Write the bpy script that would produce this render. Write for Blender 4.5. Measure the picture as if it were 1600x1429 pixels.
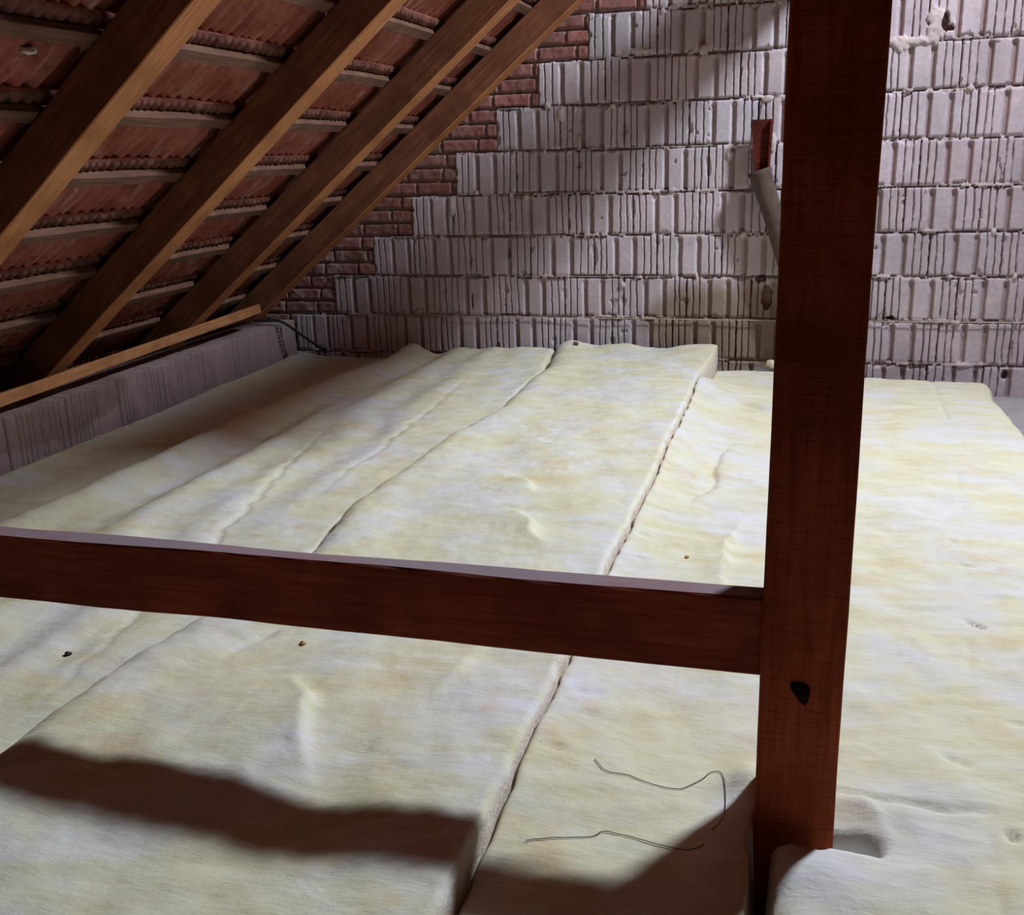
import bpy, bmesh, math, random
import numpy as np
from mathutils import Vector, Matrix
for o in list(bpy.data.objects): bpy.data.objects.remove(o)
S = bpy.context.scene
COL = S.collection

# ------------------------------------------------------------------ camera
CAM_H = 1.445
F_PX, YAW, PITCH, ROLL = 1590.4, 0.28145, 0.28936, -0.030927
cam = bpy.data.cameras.new('camera'); cam_ob = bpy.data.objects.new('camera', cam); COL.objects.link(cam_ob)
cam.sensor_fit = 'HORIZONTAL'; cam.sensor_width = 36.0; cam.lens = 36.0 * F_PX / 1600.0
cam.clip_start = 0.02; cam.clip_end = 100
cy, sy, cp, sp = math.cos(YAW), math.sin(YAW), math.cos(PITCH), math.sin(PITCH)
fwd = Vector((-sy*cp, cy*cp, -sp)); rt = Vector((cy, sy, 0)); up = rt.cross(fwd)
c, s = math.cos(ROLL), math.sin(ROLL)
r2, u2 = rt*c + up*s, up*c - rt*s
M = Matrix(((r2.x, u2.x, -fwd.x, 0), (r2.y, u2.y, -fwd.y, 0), (r2.z, u2.z, -fwd.z, CAM_H), (0, 0, 0, 1)))
cam_ob.matrix_world = M
S.camera = cam_ob

# ------------------------------------------------------------------ world, light, exposure
w = bpy.data.worlds.new('world'); S.world = w; w.use_nodes = True
bg = w.node_tree.nodes['Background']; bg.inputs[0].default_value = (0.75, 0.85, 1.0, 1); bg.inputs[1].default_value = 0.02
S.view_settings.view_transform = 'Standard'; S.view_settings.look = 'None'
S.view_settings.exposure = 0.0; S.view_settings.gamma = 1.0; S.view_settings.use_curve_mapping = False

def area_light(name, loc, target, size, power, color):
    l = bpy.data.lights.new(name, 'AREA'); l.shape = 'RECTANGLE'; l.size = size[0]; l.size_y = size[1]
    l.energy = power; l.color = color
    o = bpy.data.objects.new(name, l); COL.objects.link(o); o.location = loc
    d = Vector(target) - Vector(loc); o.rotation_euler = d.to_track_quat('-Z', 'Y').to_euler()
    return o
SKY = (1.80, 4.60, 4.10)
area_light('skylight_daylight', SKY, (1.06, 4.15, 3.60), (0.46, 0.46), 288, (0.84, 0.90, 1.0))
# ------------------------------------------------------------------ layout numbers (metres)
WALL_Y = 6.23
FLOOR_Z = 0.03
PITCH_R = 0.6856                      # roof pitch 39.3 deg
RO = Vector((-2.149, 0, 1.554))       # a point on the plane of the rafter undersides
CA, SA = math.cos(PITCH_R), math.sin(PITCH_R)
RIDGE_X = 1.25
KNEE_X = -3.30

def roof_pt(sv, off, y):
    """s along the slope (up), off perpendicular to it (outwards)"""
    return Vector((RO.x + sv*CA - off*SA, y, RO.z + sv*SA + off*CA))

# ------------------------------------------------------------------ helpers
rng = np.random.default_rng(7)
def vnoise(x, y, seed=0):
    """smooth value noise in [-1,1], any array shape"""
    xi = np.floor(x).astype(np.int64); yi = np.floor(y).astype(np.int64)
    xf = x - xi; yf = y - yi
    def h(a, b):
        n = (a*374761393 + b*668265263 + seed*1442695041) & 0xffffffff
        n = ((n ^ (n >> 13)) * 1274126177) & 0xffffffff
        n = n ^ (n >> 16)
        return (n & 0xffff)/32767.5 - 1.0
    u = xf*xf*(3-2*xf); v = yf*yf*(3-2*yf)
    return (h(xi, yi)*(1-u)+h(xi+1, yi)*u)*(1-v) + (h(xi, yi+1)*(1-u)+h(xi+1, yi+1)*u)*v
def fbm(x, y, seed=0, octv=4):
    t = 0; a = 1.0; n = 0
    for i in range(octv):
        t = t + a*vnoise(x*2**i, y*2**i, seed+i*17); n += a; a *= 0.5
    return t/n
def sstep(a, b, x):
    t = np.clip((x-a)/(b-a), 0, 1); return t*t*(3-2*t)

def link_mesh(name, me, mat, parent=None, smooth=False):
    me.materials.append(mat)
    if smooth: me.polygons.foreach_set('use_smooth', np.ones(len(me.polygons), dtype=bool))
    o = bpy.data.objects.new(name, me); COL.objects.link(o)
    if parent: o.parent = parent
    return o
def np_mesh(name, verts, quads):
    me = bpy.data.meshes.new(name); nv = len(verts); nq = len(quads)
    me.vertices.add(nv); me.vertices.foreach_set('co', np.asarray(verts, dtype=np.float32).ravel())
    me.loops.add(nq*4); me.loops.foreach_set('vertex_index', np.asarray(quads, dtype=np.int32).ravel())
    me.polygons.add(nq); me.polygons.foreach_set('loop_start', np.arange(0, nq*4, 4, dtype=np.int32))
    me.update(calc_edges=True); me.validate(); return me
def tag(o, label, cat, group=None):
    o['label'] = label; o['category'] = cat
    if group: o['group'] = group
    return o
def struct(o): o['kind'] = 'structure'; return o
def bm_obj(name, bm, mat, parent=None, smooth=False):
    me = bpy.data.meshes.new(name); bm.normal_update(); bm.to_mesh(me); bm.free()
    return link_mesh(name, me, mat, parent, smooth)
def add_box(bm, a, b):
    vs = [bm.verts.new((x, y, z)) for x in (a[0], b[0]) for y in (a[1], b[1]) for z in (a[2], b[2])]
    for f in ((0,1,3,2),(4,6,7,5),(0,4,5,1),(2,3,7,6),(0,2,6,4),(1,5,7,3)): bm.faces.new([vs[i] for i in f])
    return vs
def add_tube(bm, pts, r, n=8, cap=True):
    rings = []
    for i, p in enumerate(pts):
        p = Vector(p); a = Vector(pts[max(i-1, 0)]); b = Vector(pts[min(i+1, len(pts)-1)])
        t = (b-a).normalized(); q = t.cross(Vector((0, 0, 1)))
        if q.length < 1e-3: q = t.cross(Vector((1, 0, 0)))
        q.normalize(); e = t.cross(q); rr = r[i] if isinstance(r, (list, tuple)) else r
        rings.append([bm.verts.new(p + (q*math.cos(k*2*math.pi/n) + e*math.sin(k*2*math.pi/n))*rr) for k in range(n)])
    for A, B in zip(rings, rings[1:]):
        for k in range(n): bm.faces.new((A[k], A[(k+1) % n], B[(k+1) % n], B[k]))
    if cap: bm.faces.new(rings[0][::-1]); bm.faces.new(rings[-1])

def timber(name, p0, p1, wdir, wid, dep, mat, parent=None, wob=0.002, seed=0, bev=0.004, seg=0.06, lump=0.0, mat2=None, side2=1):
    """rough sawn timber from p0 to p1; wdir = direction of its width; slightly wavy arrises"""
    p0, p1 = Vector(p0), Vector(p1); L = (p1-p0).length; t = (p1-p0)/L
    wv = Vector(wdir).normalized(); dv = t.cross(wv).normalized()
    n = max(2, int(L/seg)); bm = bmesh.new(); R = random.Random(seed); rings = []
    prof = []
    hw, hd = wid/2, dep/2
    for sx, sy_ in ((-1,-1),(1,-1),(1,1),(-1,1)):
        if sx*sy_ > 0: prof += [(sx*hw, sy_*(hd-bev)), (sx*(hw-bev), sy_*hd)]
        else: prof += [(sx*(hw-bev), sy_*hd), (sx*hw, sy_*(hd-bev))]
    ph = [R.uniform(0, 50) for _ in range(8)]
    for i in range(n+1):
        q = p0 + t*(L*i/n); ring = []
        for k, (a, b) in enumerate(prof):
            e = float(vnoise(np.array(L*i/n/0.22+ph[k//2]), np.array(k//2*3.1), seed))*wob + R.uniform(-1, 1)*wob*0.25
            e2 = float(vnoise(np.array(L*i/n/0.35+ph[k//2+4]), np.array(k//2*5.3), seed+3))*wob
            lu = lump*max(0, float(vnoise(np.array(L*i/n/0.5+ph[0]), np.array(0.5), seed+9)))
            ring.append(bm.verts.new(q + wv*(a+e*(1 if a > 0 else -1)) + dv*(b+(e2-lu)*(1 if b > 0 else -1))))
        rings.append(ring)
    m = len(prof)
    for A, B in zip(rings, rings[1:]):
        for k in range(m): bm.faces.new((A[k], A[(k+1) % m], B[(k+1) % m], B[k]))
    bm.faces.new(rings[0][::-1]); bm.faces.new(rings[-1])
    bmesh.ops.recalc_face_normals(bm, faces=bm.faces)
    # orientation: object space aligned with the timber so grain follows it
    X = Matrix((t, wv, dv)).transposed().to_4x4(); X.translation = p0
    bm.transform(X.inverted())
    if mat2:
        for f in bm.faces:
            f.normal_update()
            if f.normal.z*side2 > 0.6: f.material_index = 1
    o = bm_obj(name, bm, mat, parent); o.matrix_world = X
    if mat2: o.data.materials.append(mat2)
    return o

# ------------------------------------------------------------------ materials
class MT:
    def __init__(s, name, rough=0.9, spec=0.2):
        s.m = bpy.data.materials.new(name); s.m.use_nodes = True; s.nt = s.m.node_tree
        s.b = s.nt.nodes['Principled BSDF']; s.b.inputs['Roughness'].default_value = rough
        s.b.inputs['Specular IOR Level'].default_value = spec
        s.tc = s.nt.nodes.new('ShaderNodeTexCoord')
    def n(s, t, **k):
        nd = s.nt.nodes.new(t)
        for a, v in k.items(): setattr(nd, a, v)
        return nd
    def l(s, a, b): s.nt.links.new(a, b)
    def mapping(s, scale, rot=(0, 0, 0)):
        mp = s.n('ShaderNodeMapping'); mp.inputs['Scale'].default_value = scale; mp.inputs['Rotation'].default_value = rot
        s.l(s.tc.outputs['Object'], mp.inputs['Vector']); return mp.outputs[0]
    def noise(s, vec, scale, detail=5, rough=0.6, dist=0.0):
        nn = s.n('ShaderNodeTexNoise'); nn.inputs['Scale'].default_value = scale; nn.inputs['Detail'].default_value = detail
        nn.inputs['Roughness'].default_value = rough; nn.inputs['Distortion'].default_value = dist
        if vec: s.l(vec, nn.inputs['Vector'])
        return nn.outputs['Fac']
    def ramp(s, fac, stops):
        r = s.n('ShaderNodeValToRGB'); e = r.color_ramp.elements
        e[0].position, e[0].color = stops[0][0], (*stops[0][1], 1); e[1].position, e[1].color = stops[-1][0], (*stops[-1][1], 1)
        for p, cc in stops[1:-1]: x = e.new(p); x.color = (*cc, 1)
        s.l(fac, r.inputs[0]); return r.outputs[0]
    def mix(s, fac, a, b, mode='MIX'):
        m = s.n('ShaderNodeMix', data_type='RGBA', blend_type=mode)
        if isinstance(fac, (int, float)): m.inputs[0].default_value = fac
        else: s.l(fac, m.inputs[0])
        for i, v in ((6, a), (7, b)):
            if isinstance(v, tuple): m.inputs[i].default_value = (*v, 1)
            else: s.l(v, m.inputs[i])
        return m.outputs[2]
    def maprange(s, v, a, b, c0=0.0, d=1.0):
        m = s.n('ShaderNodeMapRange'); s.l(v, m.inputs[0])
        for i, q in enumerate((a, b, c0, d)): m.inputs[i+1].default_value = q
        return m.outputs[0]
    def bump(s, h, strength, dist, prev=None):
        b = s.n('ShaderNodeBump'); b.inputs['Strength'].default_value = strength; b.inputs['Distance'].default_value = dist
        s.l(h, b.inputs['Height'])
        if prev: s.l(prev, b.inputs['Normal'])
        return b.outputs[0]
    def out(s, col, nrm=None):
        if isinstance(col, tuple): s.b.inputs['Base Color'].default_value = (*col, 1)
        else: s.l(col, s.b.inputs['Base Color'])
        if nrm: s.l(nrm, s.b.inputs['Normal'])
        return s.m

def wood(name, dark, mid, light, scale=1.0, rough=0.85, spec=0.15, saw=0.0, dust=False):
    t = MT(name, rough, spec)
    v = t.mapping((1.2*scale, 22*scale, 22*scale)); g = t.noise(v, 3.0, 8, 0.65, 0.4)
    v2 = t.mapping((1, 1, 1)); bl = t.noise(v2, 5.0, 4, 0.6)
    col = t.ramp(g, [(0.3, dark), (0.5, mid), (0.72, light)])
    col = t.mix(t.maprange(bl, 0.42, 0.72), col, dark)
    h = g
    if saw:   # bandsaw marks across the grain
        v3 = t.mapping((170, 14, 14)); sm = t.noise(v3, 1.0, 3, 0.6, 0.2)
        col = t.mix(t.maprange(sm, 0.55, 0.75, 0, saw), col, tuple(x*0.55 for x in dark))
        n1 = t.bump(sm, 0.4, 0.003)
        nr = t.bump(h, 0.5, 0.003, n1)
    else: nr = t.bump(h, 0.5, 0.003)
    if dust:
        ge = t.n('ShaderNodeNewGeometry'); sx = t.n('ShaderNodeSeparateXYZ'); t.l(ge.outputs['True Normal'], sx.inputs[0])
        md = t.n('ShaderNodeMath', operation='MULTIPLY'); t.l(t.maprange(sx.outputs[2], 0.75, 0.95), md.inputs[0]); t.l(t.maprange(bl, 0.25, 0.5, 0.6, 0.95), md.inputs[1])
        col = t.mix(md.outputs[0], col, (0.27, 0.22, 0.25))
    return t.out(col, nr)

M_post = wood('red_brown_stained_timber', (0.22, 0.040, 0.015), (0.42, 0.085, 0.032), (0.52, 0.12, 0.05), saw=0.75)
M_rail = wood('brown_stained_rail_timber', (0.19, 0.038, 0.020), (0.34, 0.072, 0.036), (0.44, 0.11, 0.06), 1.2, dust=True)
M_raf = wood('dark_brown_rafter_timber', (0.12, 0.045, 0.022), (0.21, 0.080, 0.040), (0.28, 0.115, 0.06))
M_plank = wood('pale_orange_pine', (0.34, 0.14, 0.06), (0.50, 0.23, 0.10), (0.60, 0.31, 0.15))
M_batten = wood('grey_weathered_batten', (0.10, 0.050, 0.034), (0.17, 0.088, 0.060), (0.24, 0.135, 0.095))
M_red = wood('red_painted_wood', (0.06, 0.012, 0.009), (0.11, 0.02, 0.015), (0.22, 0.05, 0.045))

def insulation_mat():
    t = MT('yellow_mineral_wool', 0.95, 0.06)
    v = t.mapping((2.6, 6.0, 4), (0, 0, -0.62)); g = t.noise(v, 2.0, 7, 0.58, 0.35)
    v2 = t.mapping((1, 1, 1)); bl = t.noise(v2, 3.0, 4, 0.55, 0.3)
    v3 = t.mapping((9, 42, 20), (0, 0, -0.70)); fib = t.noise(v3, 2.2, 5, 0.62, 0.5)
    v4 = t.mapping((34, 12, 20), (0, 0, -0.30)); fib2 = t.noise(v4, 2.0, 4, 0.6, 0.7)
    yel = t.ramp(g, [(0.28, (0.63, 0.58, 0.36)), (0.45, (0.69, 0.67, 0.47)), (0.6, (0.72, 0.72, 0.55)), (0.75, (0.75, 0.77, 0.68))])
    pale = t.ramp(g, [(0.3, (0.64, 0.64, 0.54)), (0.52, (0.69, 0.70, 0.66)), (0.72, (0.71, 0.73, 0.80))])
    col = t.mix(t.maprange(bl, 0.44, 0.62), yel, pale)
    col = t.mix(t.maprange(fib, 0.52, 0.75, 0, 0.35), col, (0.86, 0.86, 0.80))
    bl2 = t.noise(v2, 1.7, 3, 0.5, 0.3); st = t.noise(v2, 9.0, 4, 0.6, 0.5)
    tan = t.n('ShaderNodeMath', operation='MULTIPLY'); t.l(t.maprange(bl2, 0.44, 0.60), tan.inputs[0]); t.l(t.maprange(st, 0.50, 0.68, 0, 0.5), tan.inputs[1])
    col = t.mix(tan.outputs[0], col, (0.68, 0.53, 0.30))
    sp_ = t.noise(v2, 60.0, 2, 0.5); col = t.mix(t.maprange(sp_, 0.76, 0.80, 0, 0.5), col, (0.40, 0.27, 0.12))
    n0 = t.bump(fib2, 0.25, 0.004); n1 = t.bump(fib, 0.30, 0.006, n0); n2 = t.bump(g, 0.32, 0.018, n1)
    return t.out(col, n2)
M_ins = insulation_mat()

def edge_mat():
    t = MT('cut_mineral_wool_edge', 0.95, 0.05); v = t.mapping((9, 60, 60)); g = t.noise(v, 1.0, 6, 0.7, 1.0)
    return t.out(t.ramp(g, [(0.3, (0.68, 0.54, 0.42)), (0.5, (0.84, 0.76, 0.66)), (0.7, (0.90, 0.87, 0.82))]), t.bump(g, 0.8, 0.01))

M_edge = edge_mat()
def block_mat():
    """vertex colour 'paint' holds the albedo of each material of the wall"""
    t = MT('gable_masonry', 0.93, 0.1)
    a = t.n('ShaderNodeVertexColor', layer_name='paint')
    v = t.mapping((1, 1, 1)); n = t.noise(v, 38.0, 5, 0.65); n2 = t.noise(v, 4.0, 4, 0.6); n3 = t.noise(v, 170.0, 3, 0.6)
    c1 = t.mix(t.maprange(n, 0.35, 0.7, 0, 0.35), a.outputs[0], (0.42, 0.34, 0.33))
    k = t.ramp(n2, [(0.3, (0.80, 0.78, 0.78)), (0.7, (1.08, 1.06, 1.08))])
    c2 = t.mix(1.0, c1, k, 'MULTIPLY')
    c3 = t.mix(t.maprange(n3, 0.66, 0.74, 0, 0.55), c2, (0.20, 0.15, 0.14))
    return t.out(c3, t.bump(n3, 0.35, 0.003, t.bump(n, 0.4, 0.006)))
M_wall = block_mat()
def concrete_mat():
    t = MT('grey_concrete', 0.9, 0.2); v = t.mapping((1, 1, 1)); n = t.noise(v, 6, 6, 0.65)
    return t.out(t.ramp(n, [(0.3, (0.33, 0.31, 0.33)), (0.7, (0.47, 0.45, 0.48))]), t.bump(n, 0.3, 0.01))
M_conc = concrete_mat()
def tile_mat():
    t = MT('clay_roof_tile', 0.9, 0.12); v = t.mapping((1, 1, 1)); n = t.noise(v, 5, 5, 0.6, 0.4)
    v2 = t.mapping((2, 14, 2)); s_ = t.noise(v2, 2.0, 5, 0.6, 0.5)
    col = t.ramp(n, [(0.3, (0.22, 0.065, 0.042)), (0.5, (0.36, 0.115, 0.08)), (0.7, (0.42, 0.17, 0.13))])
    col = t.mix(t.maprange(s_, 0.56, 0.72, 0, 0.75), col, (0.62, 0.42, 0.36))
    n2 = t.noise(v, 22, 3, 0.6); col = t.mix(t.maprange(n2, 0.58, 0.7, 0, 0.55), col, (0.14, 0.05, 0.035))
    return t.out(col, t.bump(n2, 0.3, 0.004))
M_tile = tile_mat()
def plain(name, col, rough=0.8, spec=0.2, sc=20, var=0.25):
    t = MT(name, rough, spec); n = t.noise(t.mapping((1, 1, 1)), sc, 5, 0.6)
    return t.out(t.ramp(n, [(0.3, tuple(x*(1-var) for x in col)), (0.7, tuple(min(1, x*(1+var)) for x in col))]), t.bump(n, 0.3, 0.003))
M_tiled = plain('dark_tile_edge', (0.15, 0.062, 0.048), 0.95, 0.05, 14, 0.4)  # darker colour for the head rows of each tile course
M_pipe = plain('dusty_grey_pipe', (0.115, 0.082, 0.066), 0.75)
M_dark = plain('dark_iron', (0.035, 0.03, 0.03), 0.7)
M_cord = plain('pale_cord', (0.55, 0.47, 0.38))
M_wire = plain('fine_dark_wire', (0.06, 0.05, 0.045), 0.6)
M_crumb = plain('ochre_debris', (0.42, 0.27, 0.10), 0.9, 0.1, 60)
M_clay = plain('brown_debris', (0.16, 0.10, 0.07), 0.9, 0.1, 60)
M_hole = plain('dark_knot', (0.02, 0.008, 0.005), 0.9, 0.05)

# ================================================================== STRUCTURE
bm = bmesh.new(); add_box(bm, (-4.6, -2.6, FLOOR_Z-0.2), (6.2, WALL_Y+0.3, FLOOR_Z)); struct(bm_obj('floor', bm, M_conc))

# unseen dark boards added on the camera side to cut bounced light
M_board = wood('added_dark_boards', (0.05, 0.025, 0.015), (0.10, 0.055, 0.03), (0.15, 0.08, 0.045))
bm = bmesh.new()
for i in range(24): add_box(bm, (-3.25+i*0.2, -2.55, FLOOR_Z+0.001), (-3.25+i*0.2+0.193, 0.80, FLOOR_Z+0.025))
struct(bm_obj('added_floor_boards', bm, M_board))

# ---------------------------------------------- gable wall, a relief of ribbed hollow blocks
COURSE = 0.25; ZT = 2.212
JOINTS = {
 -1: (-0.93, [-0.55, -0.15, 0.25, 0.66, 1.05, 1.44, 1.83]),
 0: (-1.261, [-0.864, -0.469, -0.07, 0.18, 0.576, 0.989, 1.38, 1.77]),
 1: (-1.564, [-1.164, -0.778, -0.393, -0.01, 0.36, 0.755, 1.15, 1.55]),
 2: (-1.834, [-1.436, -1.051, -0.674, -0.285, 0.09, 0.474, 0.859, 1.25, 1.64]),
 3: (-2.104, [-1.715, -1.326, -0.94, -0.558, -0.179, 0.2, 0.59, 0.98, 1.37, 1.76]),
 4: (-2.409, [-2.138, -1.766, -1.392, -0.996, -0.605, -0.22, 0.15, 0.528, 0.922, 1.31, 1.7]),
 5: (-2.69, [-2.41, -2.031, -1.637, -1.235, -0.851, -0.468, -0.09, 0.29, 0.677, 1.052, 1.44]),
 6: (-2.984, [-2.60, -2.21, -1.806, -1.424, -1.053, -0.67, -0.29, 0.08, 0.462, 0.844, 1.23, 1.62]),
 7: (-3.29, [-3.02, -2.64, -2.25, -1.87, -1.494, -1.125, -0.752, -0.371, 0.0, 0.374, 0.762, 1.146, 1.53]),
 8: (-3.4, [-3.1, -2.72, -2.34, -1.95, -1.56, -1.18, -0.79, -0.41, -0.03, 0.35, 0.72, 1.02, 1.40, 1.79]),
}
def build_gable():
    x0, x1, z0, z1 = -3.62, 1.98, -0.17, 2.46
    nx = int((x1-x0)/0.0032); nz = int((z1-z0)/0.0075)
    xs = np.linspace(x0, x1, nx+1); zs = np.linspace(z0, z1, nz+1)
    X, Z = np.meshgrid(xs, zs)
    D = np.zeros_like(X)                                    # relief towards the room (+)
    mort = (0.50, 0.44, 0.42); C3 = np.zeros(X.shape+(3,)); C3[:] = mort
    D[:] = -0.012 + 0.010*fbm(X*18, Z*18, 5, 4)
    FX, FZ, FD, FC = X, Z, D, C3
    for r, (left, js) in JOINTS.items():
        zt = ZT - COURSE*r; zb = zt - COURSE                # r=0 lies from 1.962 to 2.212
        X, Z = FX, FZ
        wob = 0.004*fbm(X*4, Z*0+r*3.3, 21, 3)
        ztop = zt - 0.006 + wob - np.abs(0.006*fbm(X*22, Z*0+r, 31, 3)); zbot = zb + 0.006 + wob*0.8
        ztF, zbF = ztop, zbot
        ed = [left] + js
        for b0, b1 in zip(ed, ed[1:]):
            R = random.Random(int(b0*1000)+r*77)
            wd = b1 - b0
            if b1 > x1+0.4: break
            i0, i1 = np.searchsorted(xs, [b0-0.02, b1+0.02]); j0, j1 = np.searchsorted(zs, [zb-0.03, zt+0.03])
            if i1-i0 < 3 or j1-j0 < 3: continue
            X, Z, D, C3 = FX[j0:j1, i0:i1], FZ[j0:j1, i0:i1], FD[j0:j1, i0:i1], FC[j0:j1, i0:i1]
            ztop, zbot = ztF[j0:j1, i0:i1], zbF[j0:j1, i0:i1]
            bx = X - b0 + 0.0022*fbm(Z*30+b0*9, X*0+r, 41, 3)
            inb = (bx > 0.0035) & (bx < wd-0.0035) & (Z < ztop) & (Z > zbot)
            if not inb.any(): continue
            tint = np.array([0.64, 0.59, 0.635])*R.uniform(0.90, 1.07) + np.array([R.uniform(-.012, .02), 0, R.uniform(-.015, .02)])
            tint2 = tint*np.array([0.60, 0.51, 0.47])
            # features along the block
            if wd > 0.33: fr = [('r', 0.30), ('g', 0.095), ('w', 0.195), ('g', 0.095), ('r', 0.315)]
            else: fr = [('r', 0.42), ('g', 0.10), ('w', 0.28), ('g', 0.10), ('r', 0.10)] if wd > .24 else [('r', 0.55), ('g', 0.12), ('w', 0.33)]
            dep = np.zeros_like(X[0:1]) ; pos = 0.0
            base = R.uniform(-0.002, 0.003)
            d = np.full(X.shape, 0.0); col = np.empty(X.shape+(3,)); col[:] = tint
            for kind, f in fr:
                a, b = pos*wd, (pos+f)*wd; pos += f
                if kind == 'g':
                    s1 = np.clip((bx-a)/0.014, 0, 1); s2 = 1-sstep(b-0.007, b+0.003, bx); fl = sstep(a+0.011, a+0.015, bx)*s2   # bevelled groove sides
                    g = s1*s2; d = d - 0.023*g*sstep(0, 0.02, ztop-0.012-Z+0.010*np.maximum(0, fbm(X*40, Z*40, 3, 2)))
                    col = col*(1-fl[..., None])+tint2*fl[..., None]
                elif kind == 'r':
                    m = max(1, int(round((b-a)/0.041)))
                    for q in range(1, m):
                        lx = a+(b-a)*q/m + 0.004*R.uniform(-1, 1)
                        wig = 0.0035*fbm(Z*14+q*5+b0*31, X*0+r*2.2, 51, 4)+ 0.004*vnoise(Z*5+q*3+b0*7, X*0, 52)
                        wl = 0.0022+0.0012*vnoise(Z*25+q, X*0+b0*5, 53)+R.uniform(-.0004, .0006)
                        cr = np.clip(1-np.abs(bx-lx-wig)/(wl+0.0018), 0, 1)
                        d = d - 0.020*np.minimum(1, cr*1.8)
                        col = col*(1-0.45*np.minimum(1, cr*1.6)[..., None])
            # chipped top corners and edges
            e = np.minimum(np.minimum(bx, wd-bx), np.minimum(ztop-Z, Z-zbot))
            d = d - 0.006*(1-sstep(0, 0.007, e)) + base
            chip = fbm(X*16+3, Z*16, 61, 3)+0.55*sstep(0.03, 0, e)
            d = np.where(chip > 0.72, d-0.012, d)
            D[inb] = (0.014+d)[inb]; C3[inb] = col[inb]
            # open vertical joint
            jm = (np.abs(X-b1+0.0022*fbm(Z*30+b0*9, X*0+r, 41, 3)) < 0.0038+0.002*vnoise(Z*12, X*0+b1*7, 71)) & (Z < ztop-0.004) & (Z > zbot)
            D[jm] = -0.035; C3[jm] = (0.22, 0.18, 0.17)
    X, Z, D, C3 = FX, FZ, FD, FC
    # horizontal beds: dark recess below, squeezed-out mortar lip above it
    for r in range(-1, 10):
        zb = ZT - COURSE*r
        line = zb + 0.004*fbm(X*4, Z*0+r*3.3, 21, 3) + 0.003*fbm(X*25, Z*0+r, 81, 2)
        dz = Z-line
        amt = sstep(-0.15, 0.55, fbm(X*3.2+r*7, Z*0+r, 91, 3))
        thick = 0.004+0.011*amt*(0.6+0.6*vnoise(X*45, Z*0+r, 92))
        lip = np.clip(1-np.abs(dz+0.002)/thick, 0, 1)
        cov = lip > 0.02
        D = np.where(cov, np.maximum(D, -0.010+0.032*np.sqrt(lip)*(0.35+0.9*amt)+0.004*fbm(X*60, Z*60, 93, 2)), D)
        C3[cov] = (0.60, 0.53, 0.51)
        dk = (dz < -thick*0.8) & (dz > -thick*0.8-0.0045)
        D[dk] = np.minimum(D[dk], -0.018); C3[dk] = np.minimum(C3[dk], 0.34)
    # dropped mortar blobs
    Rb = random.Random(4)
    blobs = [(-1.43, 1.66, .022, .04), (-1.32, 1.50, .012, .05), (-0.60, 1.98, .03, .03), (-0.24, 1.70, .035, .02), (-2.14, 1.14, .02, .07), (-0.44, 1.41, .02, .035),
             (-1.06, 0.66, .018, .02), (0.5, 1.96, .16, .022), (0.62, 2.03, .055, .09), (-2.75, 0.83, .05, .05), (-2.86, 0.76, .04, .035), (0.45, 1.95, .05, .04), (-0.98, 1.99, .10, .012), (-0.2, 1.46, .02, .05), (0.9, .21, .06, .012)]
    for _ in range(70):
        r = Rb.randint(0, 8); blobs.append((Rb.uniform(-2.6, 1.8), ZT-COURSE*r-Rb.uniform(-.012, .025), Rb.uniform(.006, .020), Rb.uniform(.006, .022)))
    for bx_, bz_, rx, rz in blobs:
        q = ((X-bx_)/rx)**2+((Z-bz_)/rz)**2 + 0.5*fbm(X*50, Z*50, 95, 2)
        m = q < 1; D[m] = np.maximum(D[m], (0.012+0.016*np.sqrt(1-np.clip(q, 0, 1)))[m]); C3[m] = (0.66, 0.60, 0.58)
    # holes broken through the shells
    for hx, hz, rx, rz, dp in [(0.66, 2.05, .018, .05, .06), (0.69, 2.02, .02, .014, .07), (0.50, 0.475, .022, .010, .05), (-0.20, 0.585, .03, .075, .06), (-0.24, 0.70, .035, .02, .03), (-1.78, 0.85, .008, .03, .03), (-0.11, 1.39, .006, .03, .04), (0.11, 1.60, .03, .03, .03), (1.13, .16, .02, .03, .04), (-2.03, .55, .006, .05, .03)]:
        q = ((X-hx)/rx)**2+((Z-hz)/rz)**2 + 0.6*fbm(X*40, Z*40, 97, 2); m = q < 1
        D[m] = D[m]-dp; C3[m] = (0.20, 0.15, 0.13)
    # brick infill under the roof slope
    leftb = np.full(X.shape, 99.0)
    for r, (left, js) in JOINTS.items():
        zt = ZT-COURSE*r; leftb = np.where((Z <= zt) & (Z > zt-COURSE), left, leftb)
    leftb = np.where(Z > ZT+COURSE, 99, leftb)
    inbr = X < leftb-0.004
    bh = 0.0833; kz = np.floor((Z-0.212)/bh+0.5*0); fz = (Z-0.212)/bh-kz
    bl = 0.235; off = (kz % 2)*0.12 + 0.05*np.sin(kz*3.7); kx = np.floor((X+off)/bl); fx = (X+off)/bl-kx
    ej = np.minimum(np.minimum(fx, 1-fx)*bl, np.minimum(fz, 1-fz)*bh) - 0.004*np.abs(fbm(X*20, Z*20, 103, 2))
    brick = sstep(0.004, 0.012, ej)
    hsh = np.abs(vnoise(kx*1.7+0.5, kz*2.3+0.5, 105))
    bd = -0.022+0.030*brick+0.006*fbm(X*25, Z*25, 107, 3)*brick + 0.008*(hsh-0.4)*brick + 0.012*np.maximum(0, fbm(X*30, Z*30, 108, 3))*(1-brick)
    bcol = np.empty(X.shape+(3,)); bcol[:] = (0.31, 0.115, 0.095); bcol *= (0.75+0.45*hsh)[..., None]
    smear = sstep(0.25, 0.5, fbm(X*9, Z*9, 109, 3))*(1-0.3*brick)
    low = sstep(1.15, 0.75, Z)*sstep(-0.35, 0.3, fbm(X*6, Z*6, 111, 3))*0.75
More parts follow.
